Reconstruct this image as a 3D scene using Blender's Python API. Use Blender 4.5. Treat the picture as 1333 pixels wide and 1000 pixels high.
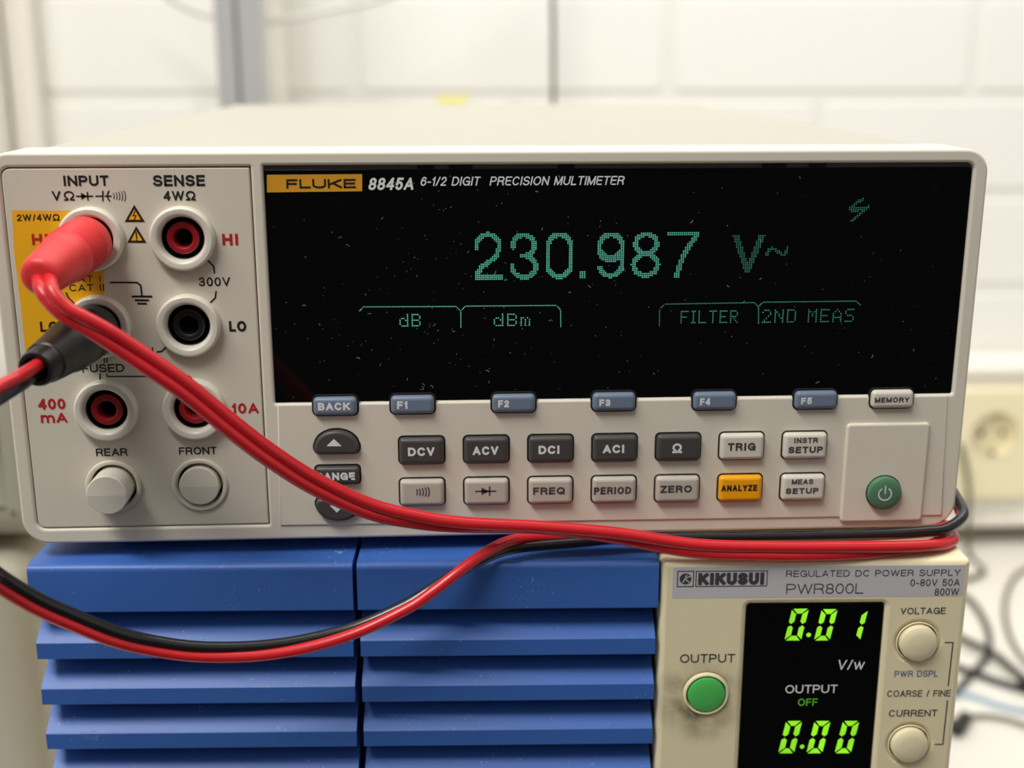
import bpy, math, random
from mathutils import Vector
from mathutils.geometry import tessellate_polygon

# ------------------------------------------------------------------ scene, camera, world, lights
for o in list(bpy.data.objects): bpy.data.objects.remove(o)
sc = bpy.context.scene
COL = sc.collection
MM = 0.001
ZF = 1080.0            # height of the multimeter's underside above the floor, in mm; all shapes below are in mm from there


def wpos(x, y, z): return Vector((x*MM, y*MM, (z+ZF)*MM))


cam = bpy.data.cameras.new('camera')
cam_o = bpy.data.objects.new('camera', cam); COL.objects.link(cam_o)
cam_o.location = wpos(-10.7, -268.0, 107.7)
cam_o.rotation_euler = (math.radians(90-14.86), 0, math.radians(-3.0))
cam.sensor_width = 36.0; cam.sensor_fit = 'HORIZONTAL'
cam.lens = 1600.0/1333.0*36.0
cam.clip_start = 0.01; cam.clip_end = 50
cam.dof.use_dof = True
cam.dof.focus_distance = 0.270
cam.dof.aperture_fstop = 11.4
sc.camera = cam_o

world = bpy.data.worlds.new('room_light'); sc.world = world
world.use_nodes = True
world.node_tree.nodes['Background'].inputs[0].default_value = (1.0, 0.98, 0.95, 1)
world.node_tree.nodes['Background'].inputs[1].default_value = 0.40


def area(name, loc, target, sx, sy, power, col):
    l = bpy.data.lights.new(name, 'AREA'); l.shape = 'RECTANGLE'; l.size = sx; l.size_y = sy
    l.energy = power; l.color = col
    o = bpy.data.objects.new(name, l); COL.objects.link(o)
    o.location = wpos(*loc)
    d = wpos(*target)-o.location
    o.rotation_euler = d.to_track_quat('-Z', 'Y').to_euler()
    return o


area('ceiling_light', (-650, -620, 1500), (0, 0, 40), 1.1, 0.28, 27.5, (1.0, 0.975, 0.93))
area('ceiling_light', (350, 150, 1500), (250, 700, 100), 1.6, 0.3, 10, (1.0, 0.975, 0.93))  # weaker second overhead light, added as fill
area('wall_fill_light', (300, 380, 820), (300, 830, 0), 1.4, 0.1, 3.7, (1.0, 0.985, 0.95))  # added fill to brighten the brick wall, not a lamp of the room

vs = sc.view_settings
vs.view_transform = 'Standard'; vs.look = 'None'; vs.gamma = 1.0; vs.use_curve_mapping = False
vs.exposure = 0.0

# ------------------------------------------------------------------ materials


def lin(c):
    return tuple(((v/255)/12.92 if v/255 <= .04045 else ((v/255+.055)/1.055)**2.4) for v in c)+(1.0,)


def mat(name, rgb, rough=.5, var=.03, scale=60., bump=0., metal=0., spec=.5, specks=None, coat=0.):
    """plastic / paint / metal with a slight noise in its colour and, if asked, grain and pale dust specks"""
    m = bpy.data.materials.new(name); m.use_nodes = True
    nt = m.node_tree; b = nt.nodes['Principled BSDF']
    tc = nt.nodes.new('ShaderNodeTexCoord')
    nz = nt.nodes.new('ShaderNodeTexNoise'); nz.inputs['Scale'].default_value = scale; nz.inputs['Detail'].default_value = 5
    nt.links.new(tc.outputs['Object'], nz.inputs['Vector'])
    mx = nt.nodes.new('ShaderNodeMix'); mx.data_type = 'RGBA'
    c = lin(rgb)
    mx.inputs[6].default_value = tuple(max(0, v*(1-var)) for v in c[:3])+(1,)
    mx.inputs[7].default_value = tuple(min(1, v*(1+var)) for v in c[:3])+(1,)
    nt.links.new(nz.outputs['Fac'], mx.inputs[0])
    out = mx.outputs[2]
    if specks:
        sp_scale, thr, sp_rgb = specks
        v = nt.nodes.new('ShaderNodeTexNoise'); v.inputs['Scale'].default_value = sp_scale; v.inputs['Detail'].default_value = 2
        nt.links.new(tc.outputs['Object'], v.inputs['Vector'])
        big = nt.nodes.new('ShaderNodeTexNoise'); big.inputs['Scale'].default_value = sp_scale/22
        nt.links.new(tc.outputs['Object'], big.inputs['Vector'])
        ad = nt.nodes.new('ShaderNodeMath'); ad.operation = 'MULTIPLY_ADD'
        nt.links.new(big.outputs['Fac'], ad.inputs[0]); ad.inputs[1].default_value = .35
        nt.links.new(v.outputs['Fac'], ad.inputs[2])
        r = nt.nodes.new('ShaderNodeMapRange'); r.inputs[1].default_value = thr; r.inputs[2].default_value = thr+.05
        nt.links.new(ad.outputs[0], r.inputs[0])
        m2 = nt.nodes.new('ShaderNodeMix'); m2.data_type = 'RGBA'
        nt.links.new(r.outputs[0], m2.inputs[0]); nt.links.new(out, m2.inputs[6])
        m2.inputs[7].default_value = lin(sp_rgb)
        out = m2.outputs[2]
    nt.links.new(out, b.inputs['Base Color'])
    b.inputs['Roughness'].default_value = rough; b.inputs['Metallic'].default_value = metal
    b.inputs['Specular IOR Level'].default_value = spec
    b.inputs['Coat Weight'].default_value = coat
    if bump:
        n2 = nt.nodes.new('ShaderNodeTexNoise'); n2.inputs['Scale'].default_value = scale*25; n2.inputs['Detail'].default_value = 3
        nt.links.new(tc.outputs['Object'], n2.inputs['Vector'])
        bp = nt.nodes.new('ShaderNodeBump'); bp.inputs['Strength'].default_value = bump; bp.inputs['Distance'].default_value = .0003
        nt.links.new(n2.outputs['Fac'], bp.inputs['Height']); nt.links.new(bp.outputs['Normal'], b.inputs['Normal'])
    return m


def glow(name, rgb, s):
    m = bpy.data.materials.new(name); m.use_nodes = True
    b = m.node_tree.nodes['Principled BSDF']
    tc = m.node_tree.nodes.new('ShaderNodeTexCoord')
    nz = m.node_tree.nodes.new('ShaderNodeTexNoise'); nz.inputs['Scale'].default_value = 90
    m.node_tree.links.new(tc.outputs['Object'], nz.inputs['Vector'])
    r = m.node_tree.nodes.new('ShaderNodeMapRange'); r.inputs[1].default_value = .3; r.inputs[2].default_value = .7
    r.inputs[3].default_value = s*.8; r.inputs[4].default_value = s*1.2
    m.node_tree.links.new(nz.outputs['Fac'], r.inputs[0]); m.node_tree.links.new(r.outputs[0], b.inputs['Emission Strength'])
    b.inputs['Base Color'].default_value = (0.01, .02, .015, 1)
    b.inputs['Emission Color'].default_value = lin(rgb)
    return m


BEZEL = mat('warm_grey_plastic', (224, 217, 200), .48, .02, 40, .05)
PANEL = mat('input_panel_plastic', (219, 212, 195), .5, .02, 40, .05)
CASE = mat('painted_case', (181, 178, 164), .5, .02, 30, .04)
COLLAR = mat('white_collar_plastic', (224, 219, 204), .3, .01)
BLACKP = mat('black_plastic', (20, 20, 21), .38, .1)
WELL = mat('dark_gap', (12, 12, 13), .7, .1)
REDSOCK = mat('red_socket_plastic', (158, 26, 34), .32, .05)
METAL = mat('contact_metal', (120, 115, 108), .3, .05, metal=1)
GLASS = mat('display_glass', (8, 9, 11), .09, .1, 40, spec=.24)
DARKSTRIP = mat('dark_grey_plastic', (110, 103, 95), .45, .05)
YELLOW = mat('yellow_print', (248, 184, 22), .5, .02)
BADGE = mat('amber_badge', (222, 158, 38), .45, .02)
INK = mat('black_ink', (30, 29, 30), .5, .05)
GREYINK = mat('grey_ink', (66, 65, 67), .5, .05)
REDINK = mat('red_ink', (190, 30, 34), .5, .05)
WHITEINK = mat('white_ink', (232, 232, 232), .5, .02)
BLUEINK = mat('blue_ink', (98, 112, 158), .5, .05)
SOFTKEY = mat('slate_blue_key', (112, 127, 148), .4, .03)
DARKKEY = mat('charcoal_key', (72, 70, 68), .42, .04)
LIGHTKEY = mat('pale_key', (218, 212, 198), .42, .02)
GREYKEY = mat('grey_key', (192, 186, 173), .42, .03)
AMBERKEY = mat('amber_key', (250, 172, 14), .4, .02)
POWERGREEN = mat('green_power_key', (82, 128, 97), .4, .04)
VFD = glow('readout_dots', (96, 205, 176), .70)
VFD_TXT = glow('readout_text_dots', (120, 222, 190), .75)
VFD_MID = glow('readout_fading_dots', (80, 180, 150), .55)
VFD_DIM = glow('readout_dim_dots', (60, 140, 118), .42)
LED = glow('green_segments', (146, 235, 34), 1.0)
LED_DIM = glow('green_indicator', (80, 160, 40), .6)
BLUE = mat('blue_painted_plastic', (58, 102, 180), .42, .04, 35, .10, spec=.45, specks=(1500, .89, (150, 170, 210)))
CREAM = mat('aged_cream_plastic', (236, 224, 186), .45, .03, 25, .03)
PLATE = mat('silver_name_plate', (200, 197, 201), .4, .03)
GREENBTN = mat('green_button', (82, 188, 92), .38, .03)
KNOB = mat('cream_knob', (234, 222, 186), .4, .02)
REDCABLE = mat('red_silicone', (204, 34, 42), .3, .04, 30)
REDPLUG = mat('red_plug_plastic', (222, 52, 54), .42, .03, 50)
BLACKCABLE = mat('black_silicone', (30, 29, 30), .24, .1, 30, spec=.6)
BLACKPLUG = mat('black_plug_plastic', (26, 26, 27), .36, .1)
BRICK = mat('white_painted_brick', (238, 236, 231), .75, .012, 12, .2)
MORTAR = mat('white_painted_mortar', (233, 231, 225), .8, .03, 20, .3)
DESK = mat('white_desk_laminate', (238, 234, 224), .4, .01)
TRUNK = mat('white_trunking', (236, 232, 222), .4, .01)
SOCKETC = mat('cream_socket_plastic', (236, 226, 190), .4, .02)
ALU = mat('anodised_aluminium', (192, 192, 192), .4, .04, 20, metal=.3)
FLOORM = mat('dark_floor', (52, 50, 48), .6, .15, 6)
FRONTWALL = mat('dark_room_wall', (84, 80, 76), .8, .05, 3)  # dark grey, so the black display glass mirrors a dark room
GREYCASE = mat('grey_instrument_case', (168, 165, 154), .5, .03)
BEIGECASE = mat('beige_case', (174, 170, 156), .5, .03)
LEADWHITE = mat('pale_cable', (214, 211, 204), .45, .03)
LEADDARK = mat('olive_cable', (96, 90, 70), .5, .1)
NOTE = mat('yellow_tape', (240, 230, 150), .6, .03)
BLUEWIRE = mat('pale_blue_cable', (150, 180, 205), .5, .05)

def soot(m, cx, cy, cz, r0, r1):
    """a sooty smudge of its own ragged shape rubbed into a material around one spot (object space, metres)"""
    nt = m.node_tree; b = nt.nodes['Principled BSDF']
    src = b.inputs['Base Color'].links[0].from_socket
    tc = nt.nodes.new('ShaderNodeTexCoord')
    d = nt.nodes.new('ShaderNodeVectorMath'); d.operation = 'DISTANCE'; d.inputs[1].default_value = (cx, cy, cz)
    nt.links.new(tc.outputs['Object'], d.inputs[0])
    r = nt.nodes.new('ShaderNodeMapRange'); r.inputs[1].default_value = r0; r.inputs[2].default_value = r1
    r.inputs[3].default_value = 1; r.inputs[4].default_value = 0
    nt.links.new(d.outputs['Value'], r.inputs[0])
    n = nt.nodes.new('ShaderNodeTexNoise'); n.inputs['Scale'].default_value = 130; n.inputs['Detail'].default_value = 6
    nt.links.new(tc.outputs['Object'], n.inputs['Vector'])
    nr = nt.nodes.new('ShaderNodeMapRange'); nr.inputs[1].default_value = .34; nr.inputs[2].default_value = .66
    nt.links.new(n.outputs['Fac'], nr.inputs[0])
    p = nt.nodes.new('ShaderNodeMath'); p.operation = 'MULTIPLY'
    nt.links.new(r.outputs[0], p.inputs[0]); nt.links.new(nr.outputs[0], p.inputs[1])
    x = nt.nodes.new('ShaderNodeMix'); x.data_type = 'RGBA'
    nt.links.new(p.outputs[0], x.inputs[0]); nt.links.new(src, x.inputs[6]); x.inputs[7].default_value = lin((96, 84, 62))
    nt.links.new(x.outputs[2], b.inputs['Base Color'])


# ------------------------------------------------------------------ building helpers (all in mm)


class M:
    def __init__(s): s.v = []; s.f = []

    def add(s, vs_, fs_):
        k = len(s.v); s.v += [tuple(p) for p in vs_]; s.f += [tuple(i+k for i in f) for f in fs_]
        return s


def root(name, origin, label, cat, group=None):
    o = bpy.data.objects.new(name, None); COL.objects.link(o)
    o.empty_display_size = .02
    o.location = wpos(*origin); o['label'] = label; o['category'] = cat
    if group: o['group'] = group
    o['_o'] = list(origin)
    return o


def origin_of(p):
    while p.parent: p = p.parent
    return p['_o']


def obj(name, m, material, parent=None, label=None, origin=None, angle=35):
    org = origin_of(parent) if parent else (origin or (0, 0, 0))
    me = bpy.data.meshes.new(name)
    me.from_pydata([((p[0]-org[0])*MM, (p[1]-org[1])*MM, (p[2]-org[2])*MM) for p in m.v], [], m.f)
    me.validate(); me.update()
    import bmesh
    bm = bmesh.new(); bm.from_mesh(me); bmesh.ops.recalc_face_normals(bm, faces=bm.faces); bm.to_mesh(me); bm.free()
    me.polygons.foreach_set('use_smooth', [True]*len(me.polygons))
    me.set_sharp_from_angle(angle=math.radians(angle))
    me.materials.append(material)
    o = bpy.data.objects.new(name, me); COL.objects.link(o)
    if parent: o.parent = parent
    else: o.location = wpos(*org); o['_o'] = list(org)
    if label: o['label'] = label
    return o


def tag(o, label, cat, group=None):
    o['label'] = label; o['category'] = cat
    if group: o['group'] = group
    return o


def rr(x0, x1, z0, z1, r, n=6):
    """rounded rectangle, counter-clockwise from the lower left; r one radius or (bl, br, tr, tl)"""
    if not isinstance(r, (tuple, list)): r = (r,)*4
    out = []
    for (cx, cz, a0), q in zip(((x0, z0, 180), (x1, z0, 270), (x1, z1, 0), (x0, z1, 90)), r):
        q = max(q, .05)
        sx = 1 if cx == x0 else -1; sz = 1 if cz == z0 else -1
        for k in range(n+1):
            a = math.radians(a0+90*k/n)
            out.append((cx+sx*q+q*math.cos(a), cz+sz*q+q*math.sin(a)))
    return out


def circ(cx, cz, r, n=40): return [(cx+r*math.cos(2*math.pi*k/n), cz+r*math.sin(2*math.pi*k/n)) for k in range(n)]


def inset(poly, d):
    """move a counter-clockwise outline inward by d"""
    n = len(poly); out = []
    for i in range(n):
        a = Vector(poly[i-1]); b = Vector(poly[i]); c = Vector(poly[(i+1) % n])
        e1 = (b-a); e2 = (c-b)
        if e1.length < 1e-9 or e2.length < 1e-9: out.append(tuple(b)); continue
        e1.normalize(); e2.normalize()
        n1 = Vector((-e1.y, e1.x)); n2 = Vector((-e2.y, e2.x))
        m = n1+n2
        k = max(m.length_squared/2, .3)
        out.append(tuple(b+m*(d/k)))
    return out


def plate(outer, yf, yb, b=.3, holes=(), seg=3, back=True, m=None):
    """a plate with rounded front edges facing -Y; holes are counter-clockwise outlines"""
    m = m or M()
    rings = []          # per outline: list of rings
    outs = [outer]+list(holes)
    for oi, o in enumerate(outs):
        rs = []
        for k in range(seg+1):
            a = math.pi/2*k/seg
            ins = b*(1-math.sin(a)); y = yf+b*(1-math.cos(a))
            p = inset(o, ins if oi == 0 else -ins) if ins > 1e-6 else o
            rs.append([(q[0], y, q[1]) for q in p])
        rs.append([(q[0], yb, q[1]) for q in o])
        rings.append(rs)
    for rs in rings:
        n = len(rs[0]); vs_ = [p for r in rs for p in r]
        fs_ = [(k*n+i, k*n+(i+1) % n, (k+1)*n+(i+1) % n, (k+1)*n+i) for k in range(len(rs)-1) for i in range(n)]
        m.add(vs_, fs_)
    for which in ((0, -1) if back else (0,)):
        loops = [[Vector((p[0], p[2], 0)) for p in rs[which]] for rs in rings]
        flat = [p for rs in rings for p in rs[which]]
        m.add(flat, tessellate_polygon(loops))       # caps keep their own vertices, so they stay flat
    return m


def merge(m, eps=1e-5):
    idx = {}; remap = []; nv = []
    for p in m.v:
        k = (round(p[0]/eps), round(p[1]/eps), round(p[2]/eps))
        if k not in idx: idx[k] = len(nv); nv.append(p)
        remap.append(idx[k])
    m.f = [tuple(remap[i] for i in f) for f in m.f]
    m.f = [f for f in m.f if len(set(f)) == len(f)]
    m.v = nv


def box(x0, x1, y0, y1, z0, z1, b=0., m=None):
    m = m or M()
    import bmesh
    bm = bmesh.new()
    bmesh.ops.create_cube(bm, size=1)
    for v in bm.verts:
        v.co = Vector(((x0+x1)/2+v.co.x*(x1-x0), (y0+y1)/2+v.co.y*(y1-y0), (z0+z1)/2+v.co.z*(z1-z0)))
    if b: bmesh.ops.bevel(bm, geom=list(bm.edges), offset=b, segments=3, profile=.5, affect='EDGES')
    bm.verts.index_update()
    m.add([tuple(v.co) for v in bm.verts], [tuple(v.index for v in f.verts) for f in bm.faces])
    bm.free()
    return m


def lathe(prof, cx, cz, n=48, m=None, cap0=False, cap1=False):
    """turn (radius, y) about an axis along Y through (cx, cz)"""
    m = m or M()
    vs_ = [(cx+r*math.cos(2*math.pi*k/n), y, cz+r*math.sin(2*math.pi*k/n)) for r, y in prof for k in range(n)]
    fs_ = [(j*n+k, j*n+(k+1) % n, (j+1)*n+(k+1) % n, (j+1)*n+k) for j in range(len(prof)-1) for k in range(n)]
    if cap0: fs_.append(tuple(range(n)))
    if cap1: fs_.append(tuple(range((len(prof)-1)*n, len(prof)*n)))
    return m.add(vs_, fs_)


def lathe_axis(prof, a, d, n=40, m=None):
    """turn (radius, distance) about an axis from point a along direction d; ends capped"""
    m = m or M()
    a = Vector(a); d = Vector(d).normalized()
    u = d.orthogonal().normalized(); w = d.cross(u)
    vs_ = [tuple(a+d*t+(u*math.cos(2*math.pi*k/n)+w*math.sin(2*math.pi*k/n))*r) for r, t in prof for k in range(n)]
    fs_ = [(j*n+k, j*n+(k+1) % n, (j+1)*n+(k+1) % n, (j+1)*n+k) for j in range(len(prof)-1) for k in range(n)]
    fs_ += [tuple(range(n)), tuple(range((len(prof)-1)*n, len(prof)*n))]
    return m.add(vs_, fs_)


def spline(pts, per=10):
    """Catmull-Rom through points of any dimension"""
    out = []
    n = len(pts)
    for i in range(n-1):
        p0 = pts[max(i-1, 0)]; p1 = pts[i]; p2 = pts[i+1]; p3 = pts[min(i+2, n-1)]
        for k in range(per):
            t = k/per
            out.append(tuple(.5*(2*b+(c-a)*t+(2*a-5*b+4*c-d)*t*t+(3*b-a-3*c+d)*t**3) for a, b, c, d in zip(p0, p1, p2, p3)))
    out.append(tuple(pts[-1]))
    return out


def tube(path, r, n=14, m=None):
    m = m or M()
    P = [Vector(p) for p in path]
    T = [(P[min(i+1, len(P)-1)]-P[max(i-1, 0)]).normalized() for i in range(len(P))]
    u = T[0].orthogonal().normalized(); rings = []
    for i, p in enumerate(P):
        u = (u-T[i]*u.dot(T[i])).normalized(); w = T[i].cross(u)
        rings.append([tuple(p+(u*math.cos(2*math.pi*k/n)+w*math.sin(2*math.pi*k/n))*r) for k in range(n)])
    vs_ = [p for rg in rings for p in rg]
    fs_ = [(j*n+k, j*n+(k+1) % n, (j+1)*n+(k+1) % n, (j+1)*n+k) for j in range(len(P)-1) for k in range(n)]
    fs_ += [tuple(range(n)), tuple(range((len(P)-1)*n, len(P)*n))]
    return m.add(vs_, fs_)


def twin(pts, per=10, sep=1.25):
    """centre lines of two cores running side by side; each point is x, y, z and the turn of the first core
    about the path, from its carried-along upper side (0) towards the back (90)"""
    s = spline(pts, per)
    P = [Vector(p[:3]) for p in s]
    a_, b_ = [], []; prev = None
    for i, p in enumerate(P):
        t = (P[min(i+1, len(P)-1)]-P[max(i-1, 0)]).normalized()
        back = Vector((-.5, .85, 0)); back = (back-t*back.dot(t)).normalized()
        up = t.cross(back)
        if (up.z < 0) if prev is None else (up.dot(prev) < 0): up = -up
        prev = up
        q = math.radians(s[i][3])
        o = up*math.cos(q)+back*math.sin(q)
        a_.append(p+o*sep); b_.append(p-o*sep)
    return a_, b_

# ------------------------------------------------------------------ lettering: strokes of even width


def arc(cx, cy, rx, ry, a0, a1):
    n = max(6, int(abs(a1-a0)/12))
    return [(cx+rx*math.cos(math.radians(a0+(a1-a0)*k/n)), cy+ry*math.sin(math.radians(a0+(a1-a0)*k/n))) for k in range(n+1)]


RING = arc(.5, .5, .5, .5, 0, 360)
GLYPH = {
    'A': (.72, [[(0, 0), (.5, 1), (1, 0)], [(.2, .3), (.8, .3)]]),
    'B': (.66, [[(0, 0), (0, 1)], [(0, 1), (.55, 1)]+arc(.58, .76, .36, .24, 90, -90)+[(0, .52)], [(0, .52), (.55, .52)]+arc(.58, .26, .42, .26, 90, -90)+[(0, 0)]]),
    'C': (.72, [arc(.52, .5, .52, .5, 42, 318)]),
    'D': (.70, [[(0, 0), (0, 1)], [(0, 1), (.4, 1)]+arc(.42, .5, .58, .5, 90, -90)+[(0, 0)]]),
    'E': (.60, [[(0, 0), (0, 1)], [(0, 1), (1, 1)], [(0, .52), (.92, .52)], [(0, 0), (1, 0)]]),
    'F': (.56, [[(0, 0), (0, 1)], [(0, 1), (1, 1)], [(0, .5), (.9, .5)]]),
    'G': (.75, [arc(.52, .5, .52, .5, 42, 352), [(.56, .47), (1, .47), (1, 0)]]),
    'H': (.68, [[(0, 0), (0, 1)], [(1, 0), (1, 1)], [(0, .52), (1, .52)]]),
    'I': (0, [[(.5, 0), (.5, 1)]]),
    'K': (.70, [[(0, 0), (0, 1)], [(.96, 1), (0, .36)], [(.32, .58), (1, 0)]]),
    'L': (.55, [[(0, 1), (0, 0)], [(0, 0), (1, 0)]]),
    'M': (.80, [[(0, 0), (0, 1)], [(0, 1), (.5, .0), (1, 1)], [(1, 1), (1, 0)]]),
    'N': (.69, [[(0, 0), (0, 1)], [(0, 1), (1, 0)], [(1, 0), (1, 1)]]),
    'O': (.78, [RING]),
    'P': (.64, [[(0, 0), (0, 1)], [(0, 1), (.55, 1)]+arc(.56, .73, .44, .27, 90, -90)+[(0, .46)]]),
    'Q': (.78, [RING, [(.6, .25), (1, -.02)]]),
    'R': (.68, [[(0, 0), (0, 1)], [(0, 1), (.55, 1)]+arc(.56, .745, .42, .255, 90, -90)+[(0, .49)], [(.55, .49), (.86, .40), (.92, .2), (1, 0)]]),
    'S': (.66, [arc(.5, .75, .46, .25, 22, 262)+arc(.5, .25, .5, .25, 82, -162)]),
    'T': (.62, [[(.5, 0), (.5, 1)], [(0, 1), (1, 1)]]),
    'U': (.68, [[(0, 1)]+arc(.5, .34, .5, .34, 180, 360)+[(1, 1)]]),
    'V': (.68, [[(0, 1), (.5, 0), (1, 1)]]),
    'W': (1.0, [[(0, 1), (.25, 0), (.5, 1), (.75, 0), (1, 1)]]),
    'Y': (.68, [[(0, 1), (.5, .42), (1, 1)], [(.5, .46), (.5, 0)]]),
    'Z': (.62, [[(0, 1), (1, 1)], [(1, 1), (0, 0)], [(0, 0), (1, 0)]]),
    '0': (.56, [RING]),
    '1': (.30, [[(.9, 0), (.9, 1)], [(0, .74), (.5, .8), (.9, 1)]]),
    '2': (.55, [arc(.5, .71, .46, .29, 172, -38)+[(.5, .36), (.04, .04)], [(0, 0), (1, 0)]]),
    '3': (.55, [arc(.48, .75, .44, .25, 165, -80)+[(.4, .5)], [(.4, .5)]+arc(.48, .26, .5, .26, 80, -165)]),
    '4': (.58, [[(.76, 0), (.76, 1)], [(.76, 1), (0, .3)], [(0, .27), (1, .27)]]),
    '5': (.55, [[(.92, 1), (.16, 1)], [(.16, 1), (.06, .46)], [(.06, .46)]+arc(.48, .32, .5, .32, 138, -148)]),
    '6': (.56, [arc(.5, .32, .5, .32, 0, 360), arc(.54, .5, .54, .5, 45, 180)+[(0, .32)]]),
    '7': (.55, [[(0, 1), (1, 1)], [(1, 1), (.55, .5), (.36, 0)]]),
    '8': (.56, [arc(.5, .75, .44, .25, 0, 360), arc(.5, .26, .5, .26, 0, 360)]),
    '9': (.56, [arc(.5, .68, .5, .32, 0, 360), [(1, .68)]+arc(.46, .5, .54, .5, 0, -135)]),
    '-': (.34, [[(0, .4), (1, .4)]]),
    '/': (.36, [[(0, 0), (1, 1)]]),
    '.': (0, [[(.5, 0), (.5, .02)]]),
    'Ω': (.82, [[(0, 0), (.34, 0), (.34, .1)]+arc(.5, .58, .48, .42, 238, -58)+[(.66, .1), (.66, 0), (1, 0)]]),
    'm': (.92, [[(0, 0), (0, .74)], [(0, .45)]+arc(.25, .45, .25, .29, 180, 0)+[(.5, 0)], [(.5, .45)]+arc(.75, .45, .25, .29, 180, 0)+[(1, 0)]]),
    'w': (.84, [[(0, .74), (.25, 0), (.5, .74), (.75, 0), (1, .74)]]),
    '!': (0, [[(.5, .36), (.5, 1)], [(.5, 0), (.5, .1)]]),
}


def clip(poly, lo, hi):
    for s, lim in ((1, lo), (-1, -hi)):
        out = []
        for i in range(len(poly)):
            a, b = poly[i-1], poly[i]
            fa, fb = s*a[1]-lim, s*b[1]-lim
            if (fa < 0) != (fb < 0):
                t = fa/(fa-fb); out.append((a[0]+(b[0]-a[0])*t, a[1]+(b[1]-a[1])*t))
            if fb >= 0: out.append(b)
        poly = out
        if len(poly) < 3: return []
    return poly


def ribbon(pts, t, lo=-1e9, hi=1e9):
    """polygons of a stroke of width t with square ends"""
    P = [Vector(p) for p in pts]
    P = [p for i, p in enumerate(P) if i == 0 or (p-P[i-1]).length > 1e-6]
    closed = (P[0]-P[-1]).length < 1e-4 and len(P) > 3
    if not closed:
        P[0] = P[0]+(P[0]-P[1]).normalized()*t/2
        P[-1] = P[-1]+(P[-1]-P[-2]).normalized()*t/2
    n = len(P); L, R_ = [], []
    for i in range(n):
        e1 = P[i]-P[i-1] if i else (P[0]-P[-2] if closed else P[1]-P[0])
        e2 = P[i+1]-P[i] if i < n-1 else (P[1]-P[0] if closed else P[-1]-P[-2])
        e1 = e1.normalized(); e2 = e2.normalized()
        n1 = Vector((-e1.y, e1.x)); n2 = Vector((-e2.y, e2.x)); mm = n1+n2
        k = max(mm.length_squared/2, .12)
        o = mm*(t/2/k)
        L.append(P[i]+o); R_.append(P[i]-o)
    out = []
    for i in range(n-1):
        q = clip([tuple(L[i]), tuple(L[i+1]), tuple(R_[i+1]), tuple(R_[i])], lo, hi)
        if len(q) >= 3: out.append(q)
    return out


def put(m, polys, y):
    for q in polys: m.add([(x, y, z) for x, z in q], [tuple(range(len(q)))])


def text(s, a, b, y, w=.16, gap=.16, italic=0., m=None):
    """lettering filling the box from a to b (x, z) on the plane y; w is the stroke as a share of the cap height"""
    m = m or M()
    x0, x1 = sorted((a[0], b[0])); z0, z1 = sorted((a[1], b[1])); h = z1-z0; w *= 1.12; gap *= .62; t = w*h; lay = 0
    adv = []
    for ch in s:
        adv.append(.34 if ch == ' ' else max(GLYPH[ch][0], w))
    tot = sum(adv)+gap*(len(s)-1)
    sh = italic*h
    k = (x1-x0-sh)/(tot*h)
    x = x0
    for ch, wd in zip(s, adv):
        gw = wd*h*k
        if ch != ' ':
            for st in GLYPH[ch][1]:
                if GLYPH[ch][0] == 0: pts = [(x+gw/2, z0+t/2+p[1]*(h-t)) for p in st]
                else: pts = [(x+t/2+p[0]*(gw-t), z0+t/2+p[1]*(h-t)) for p in st]
                pl = ribbon(pts, t, z0, z1)
                if italic: pl = [[(px+(pz-z0)*italic, pz) for px, pz in q] for q in pl]
                put(m, pl, y-.006*(lay % 3)); lay += 1
        x += gw+gap*h*k
    return m


def stroke(m, pts, t, y):
    put(m, ribbon(pts, t), y); return m


def disc(m, poly, y):
    m.add([(x, y, z) for x, z in poly], [tuple(range(len(poly)))]); return m


# dot-matrix characters, five columns by seven rows
DOTS = {
    'd': '00001 00001 01101 10011 10001 10001 01111', 'B': '11110 10001 10001 11110 10001 10001 11110',
    'm': '00000 00000 11010 10101 10101 10101 10101', 'F': '11111 10000 10000 11110 10000 10000 10000',
    'I': '111 010 010 010 010 010 111', 'L': '10000 10000 10000 10000 10000 10000 11111',
    'T': '11111 00100 00100 00100 00100 00100 00100', 'E': '11111 10000 10000 11110 10000 10000 11111',
    'R': '11110 10001 10001 11110 10100 10010 10001', '2': '01110 10001 00001 00010 00100 01000 11111',
    'N': '10001 11001 10101 10101 10011 10001 10001', 'D': '11110 10001 10001 10001 10001 10001 11110',
    'M': '10001 11011 10101 10101 10001 10001 10001', 'A': '00100 01010 10001 10001 11111 10001 10001',
    'S': '01111 10000 10000 01110 00001 00001 11110', ' ': '000 000 000 000 000 000 000'}


def dot(m, x, z, s, y):
    m.add([(x-s, y, z-s), (x+s, y, z-s), (x+s, y, z+s), (x-s, y, z+s)], [(0, 1, 2, 3)])


def dot_text(m, s, a, b, y):
    x0, x1 = a[0], b[0]; z1, z0 = max(a[1], b[1]), min(a[1], b[1])
    cols = sum(len(DOTS[c].split()[0]) for c in s)+(len(s)-1)*1.5
    px = (x1-x0)/(cols-1); pz = (z1-z0)/6
    x = x0
    for c in s:
        rows = DOTS[c].split()
        for r, row in enumerate(rows):
            for k, bit in enumerate(row):
                if bit == '1': dot(m, x+k*px, z1-r*pz, .115, y)
        x += (len(rows[0])+1.5)*px


def dist_to(p, st):
    best = 1e9
    for a, b in zip(st, st[1:]):
        a = Vector(a); b = Vector(b); d = b-a; L2 = d.length_squared
        t = 0 if L2 < 1e-9 else max(0, min(1, (Vector(p)-a).dot(d)/L2))
        best = min(best, (Vector(p)-(a+d*t)).length)
    return best


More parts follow.
